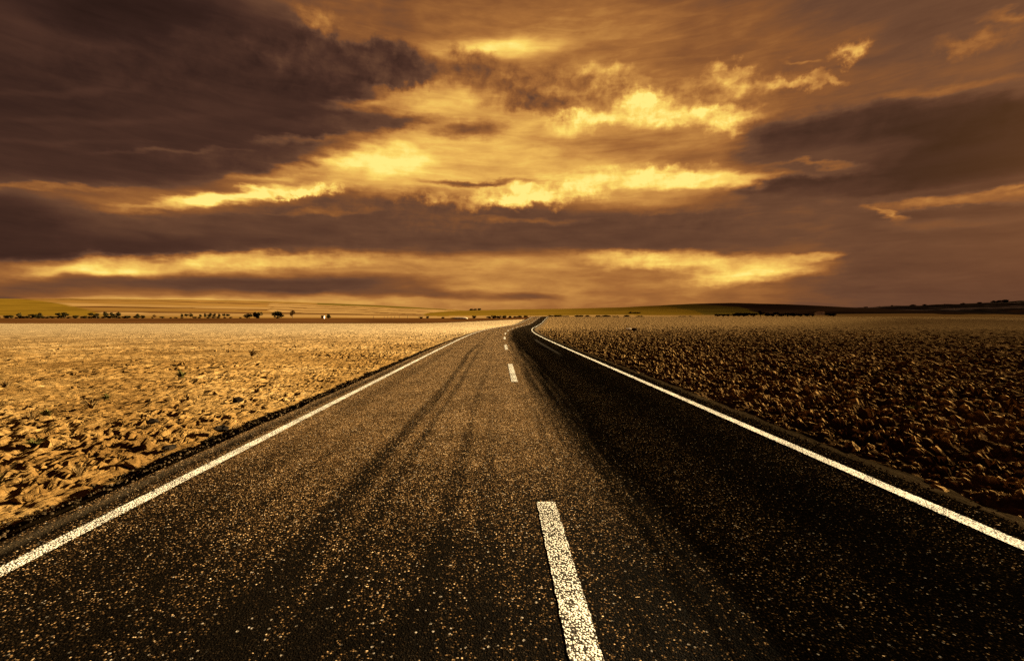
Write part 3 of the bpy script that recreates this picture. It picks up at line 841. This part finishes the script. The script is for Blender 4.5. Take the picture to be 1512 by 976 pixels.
plant('hedge_bush', BUSH_KINDS, 386, 300, 13, 'tall round bush just right of the lowest large bush, end of tree row', 'bush', 'large bushes at the end of the tree row', 1.05, 2)
plant('hedge_bush', BUSH_KINDS, 415, 299, 12, 'widest dark bush on the far edge of the left plain', 'bush', 'large bushes at the end of the tree row', 1.75, 3)
plant('autumn_bush', BROWN_KINDS, 436, 303, 11, 'brown thin-leaved bush right of the widest dark bush', 'bush', None, 1.1, 0)
plant('hedge_bush', BUSH_KINDS, 488, 296, 6.5, 'small dark bush beside the white hut below the left hill', 'bush', None, 1.3, 0)
plant('hill_thicket', BUSH_KINDS, 579, 700, 3.5, 'small dark thicket alone halfway up the pale slope', 'thicket', None, 1.7, 1, 460)
for i, px in enumerate((696, 702, 708)):
    plant('hill_thicket', BUSH_KINDS, px, 800, 4.2, ['left', 'middle', 'right'][i] + ' bush of the dark clump on the ridge left of the road', 'bush', 'clump on the ridge left of the road', 1.7, i, 459)
hedge = [(622, 4, 1.6), (632, 4, 1.6), (655, 3.5, 1.4), (700, 5, 1.5), (722, 5, 1.4), (729, 5.5, 1.4), (737, 5, 1.5), (745, 5.5, 1.4), (753, 5, 1.5), (761, 5, 1.4), (768, 5.5, 1.3), (776, 5.5, 1.3)]
for i, (px, hp, wd) in enumerate(hedge):
    plant('hedge_bush', BUSH_KINDS, px, 262, hp, 'dark hedge bush, %s from the left along the skyline left of the bend' % ORD[i], 'bush', 'hedge left of the road bend', wd, None, 470.5)
hedge2 = [(814, 4.5, 1.4), (824, 5, 1.5), (836, 4, 1.5), (856, 5.5, 1.4), (868, 4.5, 1.5), (884, 5, 1.6), (897, 5.5, 1.5), (910, 4, 1.5), (926, 4.5, 1.6), (946, 4.5, 1.5), (1010, 4, 1.5), (1022, 3.5, 1.4)]
for i, (px, hp, wd) in enumerate(hedge2):
    plant('hedge_bush', BUSH_KINDS, px, 262, hp, 'low dark hedge bush, %s from the bend under the green hill' % ORD[i], 'bush', 'hedge under the green hill', wd * 1.7, None, 469.5)
for i, px in enumerate((932, 938, 944)):
    plant('hill_thicket', BUSH_KINDS, px, 420, 4.5, ['left', 'middle', 'right'][i] + ' bush of the dark clump at the foot of the green hill', 'bush', 'clump at the foot of the green hill', 1.7, i, 464)
wood = [(1064, 4, 2), (1072, 4.5, 2), (1080, 4, 2), (1088, 5, 1.6), (1096, 6, 1.6), (1103, 6.5, 1.5), (1110, 6.5, 1.5), (1118, 6, 1.5), (1129, 8.5, 1.0), (1139, 6, 1.5), (1147, 5.5, 1.6), (1153, 7, 1.1), (1160, 5, 1.6), (1170, 5.5, 1.6), (1180, 5.5, 1.6), (1190, 5, 1.6), (1200, 5.5, 1.5), (1208, 4.5, 1.6), (1232, 6, 1.5), (1240, 5, 1.6)]
for i, (px, hp, wd) in enumerate(wood):
    plant('wood_tree', TREE_KINDS if wd < 1.2 else BUSH_KINDS, px, 330, hp, 'dark tree, %s from the left in the wood between green hill and dark hills' % ORD[i], 'tree', 'wood right of the green hill', wd * 1.45, None, 467)
ridge = [(1262, 3), (1290, 3.5), (1310, 3), (1330, 3.5), (1362, 4), (1380, 3.5), (1412, 3.5), (1440, 4), (1466, 4), (1488, 5), (1498, 6), (1507, 6)]
prof_px = [1210, 1260, 1310, 1350, 1375, 1400, 1450, 1490, 1530]; prof_py = [458.5, 455, 453, 451.5, 450, 450.5, 448.5, 446, 443.5]
for i, (px, hp) in enumerate(ridge):
    plant('ridge_tree', BUSH_KINDS, px, 948, hp, 'dark tree, %s from the left on the crest of the dark right hills' % ORD[i], 'tree', 'trees on the dark right ridge', 1.8, None, float(np.interp(px, prof_px, prof_py)) + 1.2)

# ------------------------------------------------------------------ small buildings and posts far off
def box(bm, x0, x1, y0, y1, z0, z1):
    vs = [bm.verts.new(p) for p in ((x0, y0, z0), (x1, y0, z0), (x1, y1, z0), (x0, y1, z0), (x0, y0, z1), (x1, y0, z1), (x1, y1, z1), (x0, y1, z1))]
    for f in ((0, 3, 2, 1), (4, 5, 6, 7), (0, 1, 5, 4), (1, 2, 6, 5), (2, 3, 7, 6), (3, 0, 4, 7)):
        bm.faces.new([vs[i] for i in f])
def bm_obj(name, bm, mat, parent=None):
    me = bpy.data.meshes.new(name); bm.normal_update(); bm.to_mesh(me); bm.free(); me.materials.append(mat)
    return link(bpy.data.objects.new(name, me), parent)
def hut(name, px, d, ypx, w, dep, h, rh, label, cat):
    e = bpy.data.objects.new(name, None); e.location = (px_to_x(px, d), d, px_to_z(ypx, d)); link(e); tag(e, label, cat)
    b = bmesh.new(); box(b, -w / 2, w / 2, -dep / 2, dep / 2, -0.6, h)
    bm_obj('wall', b, M['white_wall'], e)
    b = bmesh.new(); o = 0.25
    ps = [(-w / 2 - o, -dep / 2 - o, h + .01), (w / 2 + o, -dep / 2 - o, h + .01), (w / 2 + o, dep / 2 + o, h + .01), (-w / 2 - o, dep / 2 + o, h + .01), (-w / 2 - o, 0, h + rh), (w / 2 + o, 0, h + rh)]
    v = [b.verts.new(p) for p in ps]
    for f in ((0, 1, 5, 4), (2, 3, 4, 5), (0, 4, 3), (1, 2, 5), (0, 3, 2, 1)): b.faces.new([v[i] for i in f])
    bm_obj('roof', b, M['roof_tile'], e)
    n = max(1, int(w / 4))
    for i in range(n):
        cx_ = -w / 2 + (i + .5) * w / n
        b = bmesh.new(); box(b, cx_ - .35, cx_ + .35, -dep / 2 - .03, -dep / 2 + .05, h * .4, h * .75)
        bm_obj('window', b, M['dark_glass'], e)
hut('white_hut', 480, 292, 469.6, 1.7, 1.6, 1.3, 0.35, 'tiny white hut beside a small dark bush below the left hill', 'hut')
hut('white_farmhouse', 1219, 345, 464.2, 5.0, 4.0, 1.5, 0.6, 'small white farmhouse at the foot of the dark right hills', 'house')

for i, (px, hp) in enumerate([(553, 3.5), (569, 3), (574, 3), (579, 3), (584, 3.5), (591, 3.5), (603, 4)]):
    b = bmesh.new(); d = 292; s = hp / 700 * d
    box(b, -.12, .12, -.12, .12, -.4, s)
    t = [v for v in b.verts if v.co.z > 0]
    for v in t: v.co.x *= .7; v.co.y *= .7
    o = bm_obj('fence_post', b, M['wood'])
    x = px_to_x(px, d); o.location = (x, d, float(land(np.array([x]), np.array([d]))[0]))
    o.rotation_euler = (random.uniform(-.08, .08), random.uniform(-.08, .08), 0)
    tag(o, 'short wooden fence post, %s from the left at the far edge of the left plain' % ORD[i], 'post', 'fence posts beyond the left plain')
for i, (y, t) in enumerate([(196, 4.05), (222, 4.05), (214, -4.35)]):
    x = float(road_x(y)) + t
    e = bpy.data.objects.new('marker_post', None); e.location = (x, y, float(rise(y)) - .05); link(e)
    tag(e, ['white marker post with red band, nearer one right of the far bend', 'white marker post with red band, farther one right of the far bend', 'white marker post with red band on the left side of the far bend'][i], 'marker post', 'marker posts at the far bend')
    b = bmesh.new(); box(b, -.07, .07, -.05, .05, 0, .62); box(b, -.07, .07, -.05, .05, .85, 1.05)
    bm_obj('post', b, M['post_white'], e)
    b = bmesh.new(); box(b, -.075, .075, -.055, .055, .62, .85)
    bm_obj('reflector', b, M['red'], e)

# ------------------------------------------------------------------ clods, stones and weeds on the fields
def clod_arrays(seed, sub=2, rough=0.34):
    bm = bmesh.new(); bmesh.ops.create_icosphere(bm, subdivisions=sub, radius=0.5)
    v = np.array([p.co[:] for p in bm.verts]); f = np.array([[q.index for q in p.verts] for p in bm.faces]); bm.free()
    r = np.random.default_rng(seed)
    s1, s2 = r.uniform(0, 50, 2)
    n = fbm(v[:, 0] * 2.6 + s1, v[:, 1] * 2.6 + v[:, 2] * 1.9 + s2, seed, 3, 0.6) + 0.5 * fbm(v[:, 2] * 6 + s2, v[:, 0] * 5 + v[:, 1] * 4 + s1, seed + 3, 2, 0.6)
    v = v * (1 + rough * 1.7 * n[:, None])
    for _ in range(5):                                          # broken faces
        d = r.normal(0, 1, 3); d /= np.linalg.norm(d); q = r.uniform(0.26, 0.40)
        over = np.maximum(0, v @ d - q); v = v - over[:, None] * d * 0.9
    v *= np.array([1.0, r.uniform(.7, 1), r.uniform(.5, .78)])
    return v, f

def pale_bank(px, d, ypx, w, dep, h):
    v, f = clod_arrays(411, 3, 0.12)
    v = v * (w, dep, h * 2.2)
    o = mesh_obj('earth_bank', v + (px_to_x(px, d), d, px_to_z(ypx, d)), [tuple(q) for q in f], M['rock_pale'])
    tag(o, 'low pale bank of bare earth left of the road bend', 'bank')
pale_bank(681, 270, 470.2, 11.0, 6.0, 1.1)

def clod_mesh(seed, mat, name='soil_clod'):
    v, f = clod_arrays(seed, 3)
    me = bpy.data.meshes.new(name); me.from_pydata([tuple(p) for p in v], [], [tuple(p) for p in f]); me.update(); me.materials.append(mat)
    return me

def spread(side, n, y0, y1, far, power=1.6, seed=0):
    """random places, thicker near the road's edge and near the viewer's end"""
    r = np.random.default_rng(seed)
    y = y0 + (y1 - y0) * r.uniform(0, 1, n) ** power
    u = -0.30 + (0.6 * y + far) * r.uniform(0, 1, n) ** 1.35
    x = road_x(y) + (V_LEFT if side < 0 else V_RIGHT) + side * u
    return x, y, u

def scatter_stuff(name, side, n, y0, y1, far, s0, s1, mat, hfun, label, seed):
    r = np.random.default_rng(seed)
    x, y, u = spread(side, n, y0, y1, far, 2.0, seed)
    z = field_z(x, y, hfun, u)
    protos = [clod_arrays(seed * 10 + k, 2) for k in range(10)]
    V, Fc, off = [], [], 0
    size = s0 + (s1 - s0) * r.uniform(0, 1, n) ** 2.4
    for i in range(n):
        v, f = protos[i % 10]
        a = r.uniform(0, 6.28); c, s = math.cos(a), math.sin(a); sz = size[i]
        tx = r.uniform(-.4, .4)
        q = v * sz; q2 = q.copy()
        q2[:, 2] = q[:, 2] + tx * q[:, 0]
        q2[:, 0], q2[:, 1] = q[:, 0] * c - q[:, 1] * s, q[:, 0] * s + q[:, 1] * c
        V.append(q2 + (x[i], y[i], z[i] + sz * 0.14)); Fc.append(f + off); off += len(v)
    o = mesh_obj(name, np.concatenate(V), np.concatenate(Fc), mat, smooth=True)
    return tag(o, label, kind='stuff')
scatter_stuff('soil_crumbs', 1, 8000, 1.2, 60, 12, 0.03, 0.15, M['tilled'], tilled_height, 'small crumbs of ploughed soil strewn over the right field', 3)
scatter_stuff('mud_crumbs', -1, 5200, 1.5, 60, 12, 0.025, 0.15, M['mud'], mud_height, 'small crumbs of dried mud strewn over the left field', 4)

def verge_gravel(side, n, label, seed):
    r = np.random.default_rng(seed)
    y = 1.2 + 38 * r.uniform(0, 1, n) ** 1.9
    a, e = (A_LEFT, V_LEFT) if side < 0 else (A_RIGHT, V_RIGHT)
    q = r.uniform(-0.12, 1.15, n) ** 1
    x = road_x(y) + a + (e - a) * q
    z = rise(y) + (FIELD - 0.02) * sstep(0.0, 1.0, q) - 0.01
    protos = [clod_arrays(seed * 10 + k, 1) for k in range(8)]
    size = 0.010 + 0.045 * r.uniform(0, 1, n) ** 3
    V, Fc, off = [], [], 0
    for i in range(n):
        v, f = protos[i % 8]; t = r.uniform(0, 6.28); c, s = math.cos(t), math.sin(t)
        V.append(np.stack([v[:, 0] * c - v[:, 1] * s, v[:, 0] * s + v[:, 1] * c, v[:, 2]], 1) * size[i] + (x[i], y[i], z[i] + size[i] * .2))
        Fc.append(f + off); off += len(v)
    return tag(mesh_obj('verge_gravel', np.concatenate(V), np.concatenate(Fc), M['gravel'], smooth=False), label, kind='stuff')
M['gravel'] = mat_plain('verge_gravel', (0.012, 0.008, 0.004), (0.085, 0.058, 0.032), 9.0)
verge_gravel(-1, 3500, 'loose gravel strewn along the bank left of the road', 21)
verge_gravel(1, 3500, 'loose gravel strewn along the verge right of the road', 22)

def individuals(name, side, n, y0, y1, far, s0, s1, mat, hfun, label, group, seed):
    r = np.random.default_rng(seed)
    x, y, u = spread(side, n, y0, y1, far, 1.4, seed)
    z = field_z(x, y, hfun, u)
    kinds = [clod_mesh(seed * 20 + k, mat, name) for k in range(12)]
    for i in range(n):
        o = bpy.data.objects.new(name, kinds[i % 12])
        sz = s0 + (s1 - s0) * r.uniform() ** 1.6
        o.location = (x[i], y[i], z[i] + sz * 0.16); o.scale = (sz, sz, sz * r.uniform(.8, 1.2))
        o.rotation_euler = (r.uniform(-.4, .4), r.uniform(-.4, .4), r.uniform(0, 6.28))
        link(o); tag(o, label, 'clod', group)
individuals('soil_clod', 1, 300, 1.8, 24, 6, 0.09, 0.21, M['tilled'], tilled_height, 'rough brown lump of ploughed soil lying in the right field', 'large soil clods in the right field', 5)
individuals('mud_clod', -1, 300, 2.4, 34, 5, 0.06, 0.22, M['mud'], mud_height, 'dry ochre lump of mud lying on the left plain', 'loose mud clods on the left plain', 6)

def rock(px, py, w, mat, label, seed, name='stone', side=1):
    d = (1.6 - FIELD) * 700 / (py - 471); x = px_to_x(px, d)
    o = bpy.data.objects.new(name, clod_mesh(seed, mat, name))
    o.scale = (w, w, w * .9); o.location = (x, d, float(land(np.array([x]), np.array([d]))[0]) + w * .2)
    o.rotation_euler = (0, 0, seed); link(o); tag(o, label, 'stone')
rock(929, 488.5, 1.0, M['rock_pale'], 'pale flat stone lying beside a dark stone in the right field', 301)
rock(938, 488.8, 0.9, M['rock_and_shade'], 'dark stone lying beside a pale stone in the right field', 302)
rock(331, 636, 0.24, M['rock_and_shade'], 'clod painted shadow-black at the road end of the left plain, largest there', 303)
rock(256, 661, 0.17, M['rock_and_shade'], 'clod painted shadow-black on the left plain edge, nearest to the camera', 304)
rock(233, 622, 0.17, M['rock_and_shade'], 'small clod painted shadow-black on the left plain behind the plain edge', 305)
rock(356, 592, 0.22, M['rock_and_shade'], 'clod painted shadow-black on the left plain farther up the road', 306)

def weed_mesh(name, seed, n, mat, stalk):
    r = random.Random(seed); vs, fs = [], []
    for i in range(n):
        a = r.uniform(0, 6.28); lean = r.uniform(.2, 1.1); L = r.uniform(.5, 1.0); w = .05 if stalk else .10
        bx, by = r.uniform(-.08, .08), r.uniform(-.08, .08)
        prev = None
        for k in range(4):
            t = k / 3; rad = lean * L * t * (0.6 + .4 * t); h = L * (t - 0.35 * lean * t * t)
            ww = w * (1 - t) ** .6 * (0.5 if stalk else 1) + .004
            cx_, cy_ = bx + math.cos(a) * rad, by + math.sin(a) * rad
            p = len(vs); vs += [(cx_ - math.sin(a) * ww, cy_ + math.cos(a) * ww, h), (cx_ + math.sin(a) * ww, cy_ - math.cos(a) * ww, h)]
            if prev is not None: fs.append((prev, prev + 1, p + 1, p))
            prev = p
    me = bpy.data.meshes.new(name); me.from_pydata(vs, [], fs); me.update(); me.materials.append(mat)
    return me
WEEDS = [weed_mesh('leaves', 1, 40, M['leaf_weed'], False), weed_mesh('leaves', 2, 34, M['leaf_weed'], False), weed_mesh('stalks', 3, 46, M['leaf_dry'], True), weed_mesh('stalks', 4, 36, M['leaf_dry'], True)]
def weed(px, py, s, k, label, side=-1):
    d = (1.6 - FIELD) * 700 / (py - 471); x = px_to_x(px, d)
    o = bpy.data.objects.new('weed' if k < 2 else 'dry_weed', WEEDS[k])
    o.scale = (s * 1.3, s * 1.3, s); o.location = (x, d, float(land(np.array([x]), np.array([d]))[0]) + 0.0)
    o.rotation_euler = (0, 0, px); link(o); tag(o, label, 'weed', 'weeds on the left plain' if side < 0 else None)
for px, py, s, k, lab in [
    (8, 566, .34, 0, 'green weed at the left edge of the plain, farthest of the green ones'), (28, 570, .30, 2, 'dry spreading weed right of the farthest green weed'),
    (148, 600, .26, 2, 'tall dry weed standing alone in the middle of the left plain'), (62, 618, .26, 3, 'flat dry weed with dark shade, left part of the plain'),
    (85, 612, .2, 1, 'small green weed behind the flat dry weed'), (66, 656, .16, 0, 'small green weed in front of the flat dry weed'),
    (10, 712, .26, 2, 'dry weed at the left picture edge, nearest of all weeds'), (4, 722, .2, 1, 'green weed at the left picture edge, low and nearest'),
    (125, 700, .2, 3, 'brown dry weed near the shaded road bank'), (168, 588, .18, 1, 'small green weed behind the tall dry weed'),
    (275, 556, .3, 1, 'green weed far back in the middle of the left plain'), (378, 525, .5, 2, 'dry weed far back on the left plain')]:
    weed(px, py, s, k, lab)
tufts = np.random.default_rng(77)
for i in range(70):
    y = 2.5 + 26 * tufts.uniform() ** 1.4; u = -0.35 + (0.9 * y + 2) * tufts.uniform() ** 1.8
    x = float(road_x(y)) + V_LEFT - u
    z = float(field_z(np.array([x]), np.array([y]), mud_height, np.array([u]))[0])
    o = bpy.data.objects.new('dry_tuft', WEEDS[2 + i % 2]); sz = tufts.uniform(.05, .15)
    o.location = (x, y, z); o.scale = (sz * 1.4, sz * 1.4, sz); o.rotation_euler = (0, 0, tufts.uniform(0, 6))
    link(o); tag(o, 'tiny dry brown tuft sprouting from the cracked left plain', 'dry tuft', 'tiny dry tufts on the left plain')
weed(1372, 612, .18, 1, 'small green weed sprouting between clods of the right field', 1)

# ------------------------------------------------------------------ two clouds added out of view to shade the right-hand side
def shade_cloud(cx, cy, rx, ry, H, label, dens, seed, turn=0.0, name='added_cloud'):
    sd = np.array([math.sin(R(SUN_AZ)), math.cos(R(SUN_AZ))]) / math.tan(R(SUN_EL)) * H
    r = np.random.default_rng(seed)
    bm = bmesh.new(); bmesh.ops.create_icosphere(bm, subdivisions=5, radius=1.0)
    v = np.array([p.co[:] for p in bm.verts]); f = np.array([[q.index for q in p.verts] for p in bm.faces]); bm.free()
    n = fbm(v[:, 0] * 2 + seed, v[:, 1] * 2 + v[:, 2], 200 + seed, 5, 0.55)
    v = v * (1 + 0.35 * n[:, None]); v[:, 2] = np.where(v[:, 2] < 0, v[:, 2] * .35, v[:, 2])
    v *= (rx, ry, 7.0)
    ct, st_ = math.cos(R(turn)), math.sin(R(turn))
    v = np.stack([v[:, 0] * ct + v[:, 1] * st_, -v[:, 0] * st_ + v[:, 1] * ct, v[:, 2]], 1)
    o = mesh_obj(name, v + (cx + sd[0], cy + sd[1], H), f, dens)
    return tag(o, label, 'added_cloud')
def mat_added_cloud(alpha):
    n = NT('added_cloud_vapour')
    tr = n.node('ShaderNodeBsdfTransparent'); mx = n.node('ShaderNodeMixShader')
    df = n.node('ShaderNodeBsdfDiffuse'); df.inputs['Color'].default_value = (0.8, 0.76, 0.72, 1)
    mx.inputs[0].default_value = alpha
    n.t.links.new(tr.outputs[0], mx.inputs[1]); n.t.links.new(df.outputs[0], mx.inputs[2])
    n.t.links.new(mx.outputs[0], n.out.inputs['Surface'])
    return n.m
shade_cloud(101, 52, 62, 140, 190.0, 'nearer of two clouds added out of view to shade the right side', mat_added_cloud(0.40), 3, 28.0)
shade_cloud(620, 440, 500, 560, 600.0, 'farther, wider of two clouds added out of view to shade the right side', mat_added_cloud(0.62), 8)
